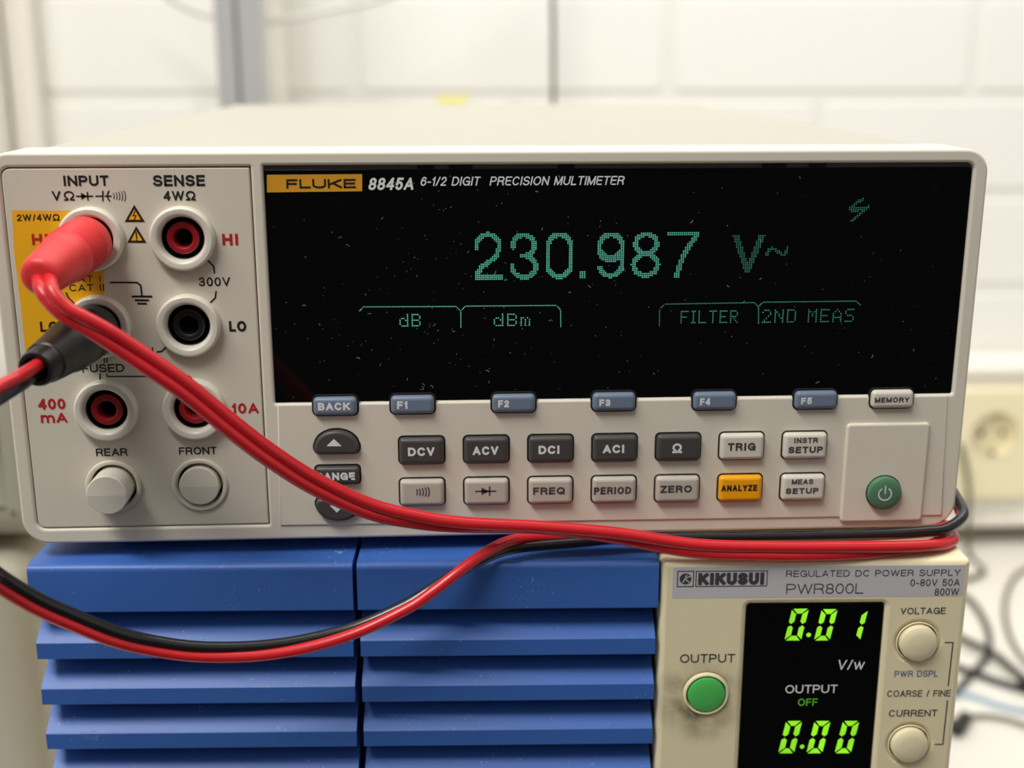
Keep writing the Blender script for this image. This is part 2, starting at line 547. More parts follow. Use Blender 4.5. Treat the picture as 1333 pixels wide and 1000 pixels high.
def dot_shape(m, strokes, cols, rows, a, b, y, half, s=.135):
    """dots of a grid that lie within half a stroke of the strokes; rows run down from a to b"""
    x0, z1 = a; x1, z0 = b
    px = (x1-x0)/cols; pz = (z1-z0)/rows
    for r in range(rows):
        for c in range(cols):
            if any(dist_to((c, r), st) <= half for st in strokes):
                dot(m, x0+(c+.5)*px, z1-(r+.5)*pz, s, y)


def down(cx, cy, rx, ry, a0, a1): return [(x, 2*cy-y) for x, y in arc(cx, cy, rx, ry, a0, a1)]


BIG = {
    '2': [down(7.5, 7.3, 6.1, 6.0, 185, -20)+[(11.5, 13.2), (4, 18.5), (1.6, 22.5)], [(1.4, 23.8), (14.4, 23.8)], [(1.4, 22), (1.4, 24)]],
    '3': [down(7.5, 7.0, 5.7, 5.6, 190, -80), [(6.5, 12.4), (9, 12.4)], down(7.7, 18.3, 6.2, 5.7, 75, -185)],
    '0': [down(7.5, 7.7, 6.1, 6.3, 0, 180)+down(7.5, 17.7, 6.1, 6.3, 180, 360)+[(13.6, 7.7)]],
    '9': [down(7.5, 7.7, 6.1, 6.3, 0, 360), [(13.6, 7.7), (13.6, 17.5)]+down(7.6, 17.5, 6.0, 6.3, 0, -160), down(7.5, 9.5, 6.1, 5.6, 180, 360)],
    '8': [down(7.5, 6.8, 5.4, 5.4, 0, 360), down(7.5, 18.2, 6.2, 5.8, 0, 360)],
    '7': [[(1.2, 1.4), (14.4, 1.4)], [(14.2, 2.4), (9, 11), (6.8, 17), (4.8, 24.6)]],
}

# ------------------------------------------------------------------ the room
wall = M()
box(-1900, 1900, 833, 960, -ZF, 1500, m=wall)
wb = obj('wall_back', wall, MORTAR); wb['kind'] = 'structure'
bricks = M()
for row in range(-5, 9):
    z0 = 74.1+87*row+6; z1 = z0+87-11
    off = 184+(136 if row % 2 else 0)
    for k in range(-5, 4):
        x0 = off+272*k+6; x1 = x0+272-12
        q = rr(x0, x1, z0, z1, 5, 3)
        plate(q, 831.4, 834, 1.2, seg=2, back=False, m=bricks)
br = obj('trim_1', bricks, BRICK); br['kind'] = 'structure'
wf = obj('wall_front', box(-3200, 3200, -3300, -3200, -ZF, 1500), FRONTWALL); wf['kind'] = 'structure'
fl = obj('floor', box(-3200, 3200, -3300, 960, -ZF-60, -ZF), FLOORM); fl['kind'] = 'structure'

# desk
dk = root('desk', (100, 400, -ZF), 'white laminate desk under the instruments against the brick wall', 'desk')
obj('desk_top', box(-900, 1100, -110, 800, -356, -330, 2), DESK, dk)
for x in (-860, 1020):
    for y in (-70, 730): obj('leg', box(x, x+40, y, y+40, -ZF, -356), ALU, dk)

# trunking along the wall above the desk, with two sockets
tr = root('cable_trunking', (300, 800, -310), 'white cable trunking running along the wall behind the desk', 'cable trunking')
t_ = plate(rr(-300, 1090, -310, -158, 4), 770, 829, 2.5)
obj('trunking_body', t_, TRUNK, tr)
obj('trunking_lid_edge', box(-300, 1090, 766, 770.2, -166, -158.5, 1.2), TRUNK, tr)
obj('trunking_lid_edge', box(-300, 1090, 766, 770.2, -309, -300, 1.2), TRUNK, tr)


def wall_socket(cx, cz):
    s = root('wall_socket', (cx, 770, cz), 'cream round mains socket set in the white trunking', 'socket')
    obj('frame', plate(rr(cx-40, cx+37, cz-60, cz+43, 5), 760, 770, 2.5, holes=[circ(cx, cz, 20.5)]), SOCKETC, s)
    w = M(); lathe([(20.6, 759.5), (19.6, 759.5), (19.2, 761), (18.8, 769.4)], cx, cz, m=w); disc(w, circ(cx, cz, 19), 769.3)
    obj('well', w, SOCKETC, s)
    for dx in (-9.5, 9.5): obj('pin_hole', lathe([(2.7, 768.8), (2.7, 769.25)], cx+dx, cz, 20, cap0=True, cap1=True), WELL, s)
    for dz in (-17.8, 17.8):
        obj('earth_clip', box(cx-3, cx+3, 762, 769, cz+dz-1.0, cz+dz+1.0, .3), METAL, s)
    return s


wall_socket(477.4, -219.7)

# upright profile, white conduit beside it, hanging cables
up = root('aluminium_upright', (-174, 700, -330), 'grey grooved aluminium upright behind the multimeter', 'upright')
prof = M()
for x0, x1 in ((-181, -166.6), (-164.4, -147)): box(x0, x1, 690, 722, -330, 620, 1.2, m=prof)
box(-168, -163, 698, 722, -330, 620, 0, m=prof)
obj('profile', prof, ALU, up)
obj('foot_plate', box(-190, -138, 682, 735, -330, -326, 1), ALU, up)
cd = M(); tube([(-151, 800, 600), (-151, 800, -150)], 5.5, m=cd); box(-156.5, -145.5, 800, 829, -150, 600, 0, m=cd)
tag(obj('conduit', cd, TRUNK, origin=(-151, 815, -150)), 'slim white conduit on the wall right of the aluminium upright', 'conduit')
vp = M(); tube(spline([(78.9, 800, 620), (79.0, 800, 200), (79.8, 800, 130), (80.6, 800, 60), (82, 800, -100), (83, 806, -150)], 6), 2.1, m=vp)
tag(obj('hanging_cable', vp, LEADDARK, origin=(80, 800, -150)), 'thin olive cable hanging straight down the white brick wall', 'cable')
lp = M(); tube(spline([(-263.14, 745.00, 185.05), (-224.58, 745.00, 152.99), (-202.89, 745.00, 141.59), (-177.43, 740.00, 136.30), (-156.48, 738.00, 134.56), (-134.69, 740.00, 136.37), (-100.31, 745.00, 143.50), (-58.05, 745.00, 152.81), (-9.62, 745.00, 174.71), (38.50, 745.00, 203.24)], 10), 2.3, m=lp)
tag(obj('slack_cable', lp, LEADWHITE, origin=(-170, 745, 140)), 'pale cable sagging in an arc behind the aluminium upright', 'cable')
dt = plate(rr(-374, -353, -158, 640, 1.5), 806, 829, 1.5)
tag(obj('cable_duct', dt, TRUNK, origin=(-364, 815, -158)), 'narrow white vertical duct at the left end of the brick wall', 'duct')
pn = plate(rr(-900, -376.5, -329.5, 640, 2), 770, 829, 2)
tag(obj('wall_panel', pn, TRUNK, origin=(-640, 800, -329)), 'broad white panel filling the wall at the far left', 'panel')
nt_ = box(-18, 8, 829.9, 831.4, 62, 75.5, .3)
tag(obj('tape_strip', nt_, NOTE, origin=(-4, 828, 62)), 'small strip of yellow tape on the brick wall just above the multimeter', 'tape')

# cases at the left
g1 = root('instrument_case', (-250, 250, -330), 'beige case standing on the desk at the lower left', 'case')
obj('shell', plate(rr(-420, -176.91, -330, -82.65, 12), 180, 430, 12, seg=6), BEIGECASE, g1)
g2 = root('instrument_case', (-250, 250, -82.65), 'grey round-edged case stacked on the beige case at the left edge', 'case')
obj('shell', plate(rr(-420, -167.59, -82.65+6, -2.43, 14), 190, 425, 16, seg=6), GREYCASE, g2)
for dx in (-400, -150):
    for yy in (210, 390): obj('foot', box(dx, dx+14, yy, yy+14, -82.65, -82.65+6.5, 0), BLACKP, g2)

# stand that carries the stack (below the picture)
st = root('riser_stand', (0, 150, -330), 'low white stand carrying the power supply on the desk', 'stand')
obj('shelf', box(-100, 105, 6, 292, -150, -136, 1), DESK, st)
for x in (-98, 87): obj('side', box(x, x+16, 10, 288, -330, -150, 0), DESK, st)

# loose cables on the desk at the right


def desk_cable(name, pts, r, material, label, connector=None):
    m = M(); tube(spline(pts, 10), r, m=m)
    if connector is None: return tag(obj(name, m, material, origin=pts[0]), label, 'cable', None)
    c = root(name, pts[0], label, 'cable')
    obj('cord', m, material, c)
    a, d, l, w = connector
    obj('connector', lathe_axis([(w*.6, 0), (w, 2), (w, l-3), (w*.8, l)], a, d, 20), BLACKP, c)
    return c


def dz(r): return -330+r


desk_cable('black_cable', [(394.5, 669.8, -327.5), (417.4, 656.3, -327.5), (412.6, 607.5, -327.5), (394.9, 561.2, -327.5), (372.9, 533.3, -327.5), (341.1, 497.7, -327.5)], 2.6, BLACKCABLE,
           'black cable curling on the white desk, nearest the power supply')
desk_cable('black_cable', [(364.0, 616.8, -322.7), (380.3, 571.5, -322.7), (392.9, 547.0, -322.7), (397.6, 509.2, -322.7), (405.2, 449.6, -322.7)], 2.9, BLACKCABLE,
           'black cable running from the power supply to the right edge, upper one')
desk_cable('black_cable', [(336.5, 559.1, -327.4), (364.4, 533.5, -327.4), (381.7, 514.2, -327.4), (400.5, 499.8, -327.4), (438.6, 492.4, -327.4)], 2.8, BLACKCABLE,
           'black cable ending in a dark connector at the right edge', ((390.8, 504.8, -325.0), (1, -.15, 0), 26, 5))
desk_cable('grey_cable', [(529.5, 720.9, -328.0), (492.0, 711.0, -328.0), (462.0, 675.1, -328.0), (435.7, 624.2, -328.0), (419.1, 571.1, -328.0), (416.9, 528.4, -328.0), (431.1, 499.3, -328.0)], 1.9, LEADDARK,
           'grey cable looping in a wide bow on the desk at the right edge')
desk_cable('blue_cable', [(333.4, 499.0, -328.0), (353.5, 497.9, -328.0), (368.1, 483.3, -328.0), (387.3, 471.9, -328.0), (423.3, 462.8, -328.0)], 1.8, BLUEWIRE,
           'pale blue cable lying across the white desk')
desk_cable('olive_cable', [(324.2, 461.3, -327.0), (347.8, 468.1, -327.0), (364.4, 463.2, -327.0), (379.7, 450.5, -327.0), (409.9, 437.3, -327.0)], 1.6, LEADDARK,
           'thin olive cable with a dark plug beside the power supply', ((321.6, 446.2, -325.0), (.5, .6, 0), 24, 5))
desk_cable('grey_cable', [(445.26, 760.00, -226.55), (448.78, 755.00, -240.88), (452.85, 750.00, -268.28), (452.72, 745.00, -295.73), (457.2, 745.1, -327.0), (453.0, 705.7, -327.0), (413.8, 683.3, -327.0)], 2.3, LEADDARK,
           'grey cable dropping beside the trunking socket to the desk')

# ------------------------------------------------------------------ bench multimeter
mu = root('multimeter', (0, 0, 0), 'warm white bench multimeter with black display reading 230.987 V', 'multimeter')
obj('casing', plate(rr(-107, 107, .8, 87.6, 4), 14, 297, .6), CASE, mu, 'smooth pale sheet-metal casing')
for x in (-92, 76):
    for y in (18, 262): obj('foot', lathe_axis([(7, 0), (7.5, 4), (6.6, 4.5)], (x+8, y, .9), (0, 0, -1), 24), BLACKP, mu, 'black round foot')
in_hole = rr(-105.2, -52.6, 3.65, 85.3, (2, .25, .25, 2))
win_hole = rr(-50.0, 105.3, 32.6, 85.5, (.5, .5, 1.6, .3))
obj('front_bezel', plate(rr(-108.5, 108.5, 0, 88.4, (6, 6, 5.2, 5.2), 8), 0, 16, .65, holes=[in_hole, win_hole], seg=4), BEZEL, mu)

# input panel with its jacks and buttons
JX = (-87.2, -67.8); JZ = (70.1, 50.9, 31.8, 13.7)
ip = plate(rr(-104.95, -52.85, 3.9, 85.05, (1.8, .2, .2, 1.8)), .25, 3, .25,
           holes=[circ(x, z, 4.9, 32) for z in JZ[:3] for x in JX]+[circ(x, JZ[3], 5.3, 32) for x in JX])
ipo = obj('input_panel', ip, PANEL, mu)
yl = M()
YL = [(-103.50, 76.27), (-103.96, 67.05), (-103.69, 55.27), (-103.76, 45.49)]+arc(JX[0], JZ[1], 6.9, 6.9, 234, 77)+arc(JX[0], JZ[0], 6.9, 6.9, 285, 120)
yl.add([(x, .2, z) for x, z in YL], [tuple(f) for f in tessellate_polygon([[Vector((x, z, 0)) for x, z in YL]])])
obj('range_patch', yl, YELLOW, ipo, 'yellow printed patch')

yp = .18


def word(name, ink, parent, *a, label=None): return obj(name, text(*a), ink, parent, label)


word('lettering', INK, ipo, 'INPUT', (-92.18, 81.35), (-82.67, 83.57), yp, .19, .17)
word('lettering', INK, ipo, 'SENSE', (-73.35, 81.20), (-62.39, 83.57), yp, .19, .17)
word('lettering', INK, ipo, 'V', (-94.79, 78.26), (-92.99, 80.31), yp, .17)
word('lettering', INK, ipo, 'Ω', (-92.37, 78.24), (-90.09, 80.30), yp, .15)
word('lettering', INK, ipo, '4WΩ', (-71.36, 78.12), (-64.56, 80.19), yp, .17, .2)
word('lettering', INK, ipo, 'LO', (-59.14, 49.29), (-55.38, 51.67), yp, .2, .2)
word('lettering', INK, ipo, 'LO', (-100.04, 49.67), (-96.11, 52.00), yp, .2, .2)
word('lettering', INK, ipo, '2W/4WΩ', (-102.61, 73.97), (-93.60, 75.42), yp, .17, .2)
word('lettering', INK, ipo, '1000V CAT I', (-101.02, 60.66), (-86.08, 62.07), yp, .15, .2)
word('lettering', INK, ipo, '600V CAT II', (-100.40, 58.63), (-85.50, 60.18), yp, .15, .2)
word('lettering', INK, ipo, '300V', (-65.08, 59.48), (-58.33, 61.45), yp, .15, .22)
word('lettering', INK, ipo, 'FUSED', (-91.84, 40.40), (-82.65, 42.26), yp, .15, .16)
word('lettering', INK, ipo, 'REAR', (-90.50, 20.88), (-83.53, 22.70), yp, .16, .18)
word('lettering', INK, ipo, 'FRONT', (-72.03, 20.92), (-63.61, 22.69), yp, .16, .18)


def line(*strokes, name='leader_line', parent=None, ink=None, y=None):
    m = M()
    for pts, t in strokes: stroke(m, pts, t, yp if y is None else y)
    return obj(name, m, ink or INK, parent or ipo)


line(([(-62.90, 65.20), (-61.66, 63.85), (-61.58, 62.49)], .35))
line(([(-61.51, 58.25), (-61.76, 56.89), (-63.17, 55.53)], .35))
line(([(-83.99, 60.50), (-78.40, 60.45), (-77.63, 59.77), (-77.56, 57.39)], .38), ([(-79.55, 57.36), (-75.58, 57.32)], .45), ([(-78.95, 56.52), (-76.31, 56.49)], .45), ([(-78.43, 55.76), (-76.86, 55.74)], .45), name='ground_sign')
line(([(-75.17, 44.87), (-74.24, 44.95), (-72.89, 46.24)], .35))
line(([(-88.03, 40.05), (-88.17, 38.29)], .3))
line(([(-86.60, 40.03), (-86.49, 39.41), (-68.58, 39.26), (-67.95, 38.63)], .3))
line(([(-86.70, 44.93), (-86.88, 42.66)], .3))
line(([(-86.11, 44.92), (-86.30, 42.65)], .3))
line(([(-93.72, 58.23), (-93.32, 57.21), (-91.98, 55.66)], .35))
line(([(-76.18, 45.84), (-76.18, 44.80)], .3))
# diode, capacitor and beeper signs


def diode(m, a, b, y, h):
    (x0, zc), (x1, _) = a, b; w = x1-x0
    stroke(m, [(x0, zc), (x1, zc)], h*.2, y)
    disc(m, [(x0+w*.28, zc+h/2), (x0+w*.28, zc-h/2), (x0+w*.68, zc)], y)
    stroke(m, [(x0+w*.7, zc-h/2), (x0+w*.7, zc+h/2)], h*.2, y)


def beeper(m, a, b, y, h, n=5, t=.22):
    (x0, zc), (x1, _) = a, b
    for i in range(n):
        x = x0+(x1-x0)*(i+1)/n; hh = h/2*(.55+.45*i/(n-1))
        stroke(m, [(x-.42*hh*(1-math.cos(q)), zc+hh*math.sin(q)) for q in [math.radians(-60+20*j) for j in range(7)]], t, y)


k = M(); diode(k, (-89.63, 79.17), (-86.33, 79.15), yp, 1.55)
obj('diode_sign', k, INK, ipo)
xa, za = (-83.18, 79.17)
line(([(-85.57, 79.18), (-84.23, 79.18)], .3), ([(-84.07, 80.15), (-84.23, 78.20)], .3), ([(xa+.35*q*q, za+q) for q in (-1.05, -.6, 0, .6, 1.05)], .3), ([(-83.66, 79.17), (-82.45, 79.17)], .3), name='capacitor_sign')
k = M(); beeper(k, (-82.37, 79.20), (-79.38, 79.18), yp, 2.4, 5, .17)
obj('sound_sign', k, INK, ipo)
word('lettering', REDINK, ipo, 'HI', (-59.48, 68.43), (-56.01, 70.92), yp, .22, .25)
word('lettering', REDINK, ipo, 'HI', (-99.92, 68.74), (-96.42, 71.21), yp, .22, .25)
word('lettering', REDINK, ipo, '400', (-102.17, 32.03), (-96.23, 34.52), yp, .19, .18)
word('lettering', REDINK, ipo, 'mA', (-101.93, 28.91), (-96.11, 31.23), yp, .19, .18)
word('lettering', REDINK, ipo, '10A', (-59.62, 30.44), (-53.68, 32.83), yp, .19, .22)
for tri, bang in ((((-79.98, 73.62), (-75.69, 73.60), (-77.66, 77.32)), 0), (((-79.79, 69.15), (-75.70, 69.12), (-77.62, 72.72)), 1)):
    P3 = list(tri)
    c = (sum(p[0] for p in P3)/3, sum(p[1] for p in P3)/3)
    w = obj('warning_triangle', disc(M(), P3, yp), INK, ipo, 'black-edged yellow warning triangle')
    obj('triangle_face', disc(M(), [(c[0]+(p[0]-c[0])*.6, c[1]+(p[1]-c[1])*.6) for p in P3], yp-.02), YELLOW, ipo)
    s_ = M()
    if bang:
        stroke(s_, [(c[0], c[1]-.25), (c[0], c[1]+1.05)], .3, yp-.04); stroke(s_, [(c[0], c[1]-.72), (c[0], c[1]-.6)], .26, yp-.04)
    else:
        stroke(s_, [(c[0]+.2, c[1]+1.1), (c[0]-.3, c[1]+.15)], .22, yp-.04); stroke(s_, [(c[0]-.35, c[1]+.1), (c[0]+.35, c[1]+.15)], .2, yp-.04)
        stroke(s_, [(c[0]+.32, c[1]+.15), (c[0]-.15, c[1]-.75)], .22, yp-.04)
    obj('triangle_sign', s_, INK, ipo)

COL_PROF = [(6.95, .35), (6.95, -1.15), (6.8, -1.6), (6.45, -1.9), (5.55, -1.95), (5.2, -1.8), (4.95, -1.4), (4.6, -.1), (4.6, 9)]
for iz, z in enumerate(JZ[:3]):
    for ix, x in enumerate(JX):
        black = iz == 1
        lab = 'white-collared jack with a black socket' if black else 'white-collared jack with a red socket'
        j = obj('input_jack', lathe(COL_PROF, x, z), COLLAR, mu, lab)
        w = M(); lathe([(4.58, -.1), (4.4, .1), (4.4, 9)], x, z, m=w); disc(w, circ(x, z, 4.42), 8.9)
        obj('jack_bore', w, BLACKP, j, 'black bore')
        s_ = M(); lathe([(2.0, 8.9), (2.0, .5), (2.15, -.1), (2.5, -.3), (3.2, -.3), (3.5, -.05), (3.55, .6), (3.55, 8.9)], x, z, m=s_)
        obj('socket_sleeve', s_, BLACKP if black else REDSOCK, j)
        obj('contact', lathe([(1.85, 8.9), (1.85, 2.5), (1.6, 2.3), (1.6, 8.9)], x, z, 24), METAL, j)
for x, yo in ((JX[0], -6.2), (JX[1], -1.3)):
    z = JZ[3]
    r_ = obj('selector_button', lathe([(6.25, .3), (6.25, -.15), (5.95, -.4), (5.5, -.4), (5.2, -.1), (5.1, .4), (5.1, 6)], x, z), PANEL, mu)
    w = M(); disc(w, circ(x, z, 5.15), 5.5)
    obj('button_well', w, WELL, r_)
    c = M(); n = 48; fr = []
    for e, dy in ((4.5, .0), (4.3, -.25)):
        fr.append([(x+e*math.cos(2*math.pi*q/n), yo+.25+.07*abs(e*math.sin(2*math.pi*q/n))+dy, z+e*math.sin(2*math.pi*q/n)) for q in range(n)])
    bk = [(p[0], 5.4, p[2]) for p in fr[0]]
    vs_ = bk+fr[0]+fr[1]
    fs_ = [(a*n+q, a*n+(q+1) % n, (a+1)*n+(q+1) % n, (a+1)*n+q) for a in (0, 1) for q in range(n)]
    fs_ += [tuple(2*n+q for q in range(0, n//2+1)), tuple([2*n+q for q in range(n//2, n)]+[2*n])]
    c.add(vs_, fs_)
    obj('button_cap', c, LIGHTKEY, r_, 'pale round cap standing proud' if yo < -3 else 'pale round cap pressed in', angle=5)

# display window
dw = obj('display_window', plate(rr(-49.9, 105.2, 32.0, 84.5, (.3, .3, 1.2, .3)), .9, 3, .1), GLASS, mu, 'glossy black display window')
gs = M(); box(-49.9, 105.2, 1.6, 6, 84.2, 85.6, 0, m=gs)
gso = obj('window_rim', gs, DARKSTRIP, dw)
for u0, u1 in ((-17.09, -13.45), (-10.31, -5.17), (13.33, 17.01), (58.37, 63.65), (68.77, 72.53)):
    s_ = box(u0, u1, 1.2, 2, 84.55, 85.3)
    obj('rim_slot', s_, WELL, dw)
yd = .86
obj('brand_badge', plate([(-49.47, 79.70), (-29.04, 79.84), (-28.93, 83.49), (-49.28, 83.45)], .8, .9, .02), BADGE, dw, 'amber badge')
word('lettering', INK, dw, 'FLUKE', (-45.24, 80.50), (-30.36, 82.51), .77, .2, .13)
word('lettering', WHITEINK, dw, '8845A', (-27.80, 80.08), (-17.55, 82.70), yd, .165, .16, .2)
word('lettering', WHITEINK, dw, '6-1/2 DIGIT  PRECISION MULTIMETER', (-16.51, 80.93), (28.12, 82.85), yd, .125, .2, .2)
for ch, a, b in (('2', (-5.22, 70.97), (1.40, 60.15)), ('3', (2.63, 70.91), (9.28, 60.12)), ('0', (10.51, 70.91), (17.22, 60.15)), ('9', (21.86, 70.83), (28.71, 60.22)), ('8', (29.67, 70.89), (36.59, 60.25)), ('7', (37.71, 70.97), (44.89, 60.26))):
    k = M(); dot_shape(k, BIG[ch], 16, 26, a, b, yd, 1.35); obj('readout_digit', k, VFD, dw, 'teal dot-matrix digit '+ch)
k = M(); dot_shape(k, [[(1, 1), (1, 1.01)]], 3, 4, (18.36, 62.01), (19.79, 60.32), yd, 3)
obj('decimal_point', k, VFD, dw)
k = M()
dot_shape(k, [[(1.4, 0), (8, 18.6)], [(14.6, 0), (8, 18.6)]], 17, 20, (52.28, 69.76), (59.80, 61.29), yd, 1.55)
obj('unit_sign', k, VFD_DIM, dw, 'dim teal V sign')
k = M(); dot_shape(k, [[(.6, 4)]+arc(3, 2.2, 2, -1.4, 150, 20)+[(7.5, 3.2)]+arc(8.8, 2.6, 1.6, 1.4, 120, 30)+[(11.4, .4)]], 12, 5, (59.88, 67.22), (65.03, 65.02), yd, .85)
obj('tilde_sign', k, VFD_DIM, dw, 'dim teal tilde')
k = M(); dot_shape(k, [[(7, .3), (.8, 5.5)], [(.8, 5.8), (5.4, 5.2)], [(5.0, 4.8), (2, 7)], [(4, 7), (9.6, 4.6)], [(9.8, 4.6), (2.2, 12)]], 11, 13, (77.61, 77.91), (82.76, 72.53), yd, .75)
obj('lightning_sign', k, VFD_DIM, dw, 'dim teal lightning sign')


def dotted(m, a, b, y, s=.10, step=.405):
    L = math.hypot(b[0]-a[0], b[1]-a[1]); n = max(1, round(L/step))
    for i in range(n+1): dot(m, a[0]+(b[0]-a[0])*i/n, a[1]+(b[1]-a[1])*i/n, s, y)


k = M(); dot_text(k, 'dB', (-21.54, 49.97), (-17.17, 52.54), yd)
for a, b in (((-29.58, 54.39), (-9.10, 54.28)), ((-30.37, 53.55), (-29.93, 53.98))): dotted(k, a, b, yd)
obj('menu_tab', k, VFD_TXT, dw, 'teal dotted menu tab reading dB')
k = M(); dot_text(k, 'dBm', (-0.56, 49.85), (7.31, 52.40), yd)
for a, b in (((-8.76, 53.93), (-8.08, 53.31)), ((-8.03, 52.88), (-8.04, 49.55)), ((-7.65, 53.65), (-7.22, 54.09)), ((-6.88, 54.33), (13.18, 54.29)), ((13.62, 53.96), (14.14, 53.34)), ((14.28, 52.90), (14.35, 49.48))): dotted(k, a, b, yd)
obj('menu_tab', k, VFD_TXT, dw, 'teal dotted menu tab reading dBm')
k = M(); dot_text(k, 'FILTER', (41.53, 50.00), (54.27, 52.60), yd)
for a, b in (((36.57, 52.93), (36.65, 49.40)), ((36.88, 53.54), (37.39, 54.04)), ((37.90, 54.32), (57.94, 54.46))): dotted(k, a, b, yd)
obj('menu_tab', k, VFD_MID, dw, 'teal dotted menu tab reading FILTER')
k = M(); dot_text(k, '2ND MEAS', (60.10, 49.93), (80.86, 52.67), yd)
for a, b in (((58.30, 54.19), (58.95, 53.57)), ((59.03, 53.22), (59.22, 49.68)), ((59.28, 53.83), (59.70, 54.27)), ((60.12, 54.54), (81.27, 54.58)), ((81.67, 54.25), (82.26, 53.68))): dotted(k, a, b, yd)
obj('menu_tab', k, VFD_MID, dw, 'teal dotted menu tab reading 2ND MEAS')
random.seed(5)
k = M()
for i in range(300):        # dust and lint on the glass
    x = random.uniform(-48, 103); z = random.choice((random.uniform(34, 84), random.gauss(45, 7), random.gauss(66, 9)))
    if random.random() < .6: x = random.gauss(-12, 24)
    if not (33.5 < z < 83 and -49 < x < 104): continue
    L = random.choice((.06, .07, .08, .1, .1, .12, .12, .15, .15, .2, .5, .8)); q = random.uniform(0, 3.14); t = random.uniform(.04, .09)
    stroke(k, [(x, z), (x+L*.5*math.cos(q), z+L*.5*math.sin(q)), (x+L*math.cos(q+.5), z+L*math.sin(q+.5))], t, .84)
du = obj('dust_specks', k, mat('pale_dust', (165, 170, 166), .9, .5, 3000), dw, 'pale dust and lint')
du['kind'] = 'stuff'

# key panel and keys
kp = obj('key_panel', plate([(-50.13, 3.52), (105.40, 2.85), (103.88, 32.36), (-49.43, 32.50)], -.35, .5, .35), BEZEL, mu)


def key(name, cx, cz, w, h, y, material, legend, boxes, ink, label, r=1.15, shape=None):
    out = shape or rr(cx-w/2, cx+w/2, cz-h/2, cz+h/2, r)
    kk = obj(name, plate(inset(out, .28), y, .4, min(.95, r*.8) if not shape else .7, seg=5), material, mu, label)
    obj('key_gap', plate(inset(out, -.12), -.40, .3, .01), WELL, kk, 'dark gap around the key')
    m = M()
    for s, a, b, wt in boxes: text(s, a, b, y-.02, wt*1.25, .2, m=m)
    if callable(legend): legend(m, y-.02)
    if m.v: obj('key_legend', m, ink, kk)
    return kk


kc = [(-17.28, 21.36), (71.04, 21.12)]; kd = [(-17.33, 11.34), (71.18, 10.91)]
Y1 = -1.9
rowA = [('DCV', [('DCV', (-20.36, 20.38), (-14.36, 22.42), .17)], None), ('ACV', [('ACV', (-5.69, 20.39), (0.12, 22.41), .17)], None),
        ('DCI', [('DCI', (9.30, 20.35), (14.13, 22.36), .17)], None), ('ACI', [('ACI', (24.05, 20.32), (28.99, 22.30), .17)], None),
        ('ohm', [('Ω', (40.03, 20.08), (42.26, 22.41), .15)], None), ('TRIG', [('TRIG', (52.89, 20.38), (59.31, 22.27), .18)], None),
        ('INSTR SETUP', [('INSTR', (68.21, 21.96), (73.77, 23.29), .17), ('SETUP', (67.01, 19.55), (75.08, 21.16), .19)], None)]
rowB = [('sound', [], lambda m, y: beeper(m, (-19.09, 11.68), (-15.73, 11.62), y, 2.5, 5, .3)), ('diode', [], lambda m, y: diode(m, (-5.04, 11.62), (-0.55, 11.54), y, 1.9)),
        ('FREQ', [('FREQ', (8.11, 10.53), (15.43, 12.34), .18)], None), ('PERIOD', [('PERIOD', (22.14, 10.34), (30.83, 12.13), .18)], None),
        ('ZERO', [('ZERO', (37.60, 10.42), (44.95, 12.22), .18)], None), ('ANALYZE', [('ANALYZE', (51.79, 10.53), (60.23, 12.07), .18)], None),
        ('MEAS SETUP', [('MEAS', (68.26, 11.92), (73.34, 13.22), .17), ('SETUP', (66.94, 9.60), (74.74, 11.04), .19)], None)]
for row, (a, b) in ((rowA, kc), (rowB, kd)):
    for i, (nm, bx, fn) in enumerate(row):
        cx = a[0]+(b[0]-a[0])*i/6; cz = a[1]+(b[1]-a[1])*i/6
        if row is rowA: mt, ink, cn = (DARKKEY, WHITEINK, 'charcoal') if i < 5 else (LIGHTKEY, GREYINK, 'pale')
        else: mt, ink, cn = (GREYKEY, GREYINK, 'grey') if i < 5 else ((AMBERKEY, INK, 'amber') if i == 5 else (LIGHTKEY, GREYINK, 'pale'))
        key('function_key', cx, cz, 10.6, 6.75, Y1, mt, fn, bx, ink, f'{cn} key marked with the {nm} sign' if fn or nm == 'ohm' else f'{cn} key marked {nm}')
for nm, c, b0, b1, mt, ink in (('BACK', (-36.44, 32.16), (-40.22, 31.41), (-33.04, 33.20), SOFTKEY, WHITEINK), ('F1', (-19.12, 32.25), (-22.57, 31.49), (-20.22, 33.28), SOFTKEY, WHITEINK),
                                  ('F2', (3.69, 32.23), (0.12, 31.52), (2.60, 33.20), SOFTKEY, WHITEINK), ('F3', (26.47, 32.26), (23.03, 31.45), (25.58, 33.09), SOFTKEY, WHITEINK),
                                  ('F4', (49.53, 32.11), (46.03, 31.33), (48.42, 33.01), SOFTKEY, WHITEINK), ('F5', (72.96, 32.00), (69.35, 31.24), (71.84, 32.82), SOFTKEY, WHITEINK),
                                  ('MEMORY', (90.74, 31.98), (86.42, 31.33), (94.47, 32.58), LIGHTKEY, GREYINK)):
    key('soft_key', c[0], c[1], 10.3, 4.75, -1.7, mt, None, [(nm, b0, b1, .18)], ink, ('pale key marked ' if nm == 'MEMORY' else 'slate blue key marked ')+nm, 1.3)
c = (-36.45, 23.79)
dome = [(c[0]-4.2, c[1]-3.0), (c[0]+4.2, c[1]-3.0), (c[0]+4.9, c[1]-2.6), (c[0]+5.3, c[1]-1.8), (c[0]+5.3, c[1]-.9)]+arc(c[0], c[1]-1.0, 5.15, 4.0, 10, 170)+[(c[0]-5.3, c[1]-.9), (c[0]-5.3, c[1]-1.8), (c[0]-4.9, c[1]-2.6)]
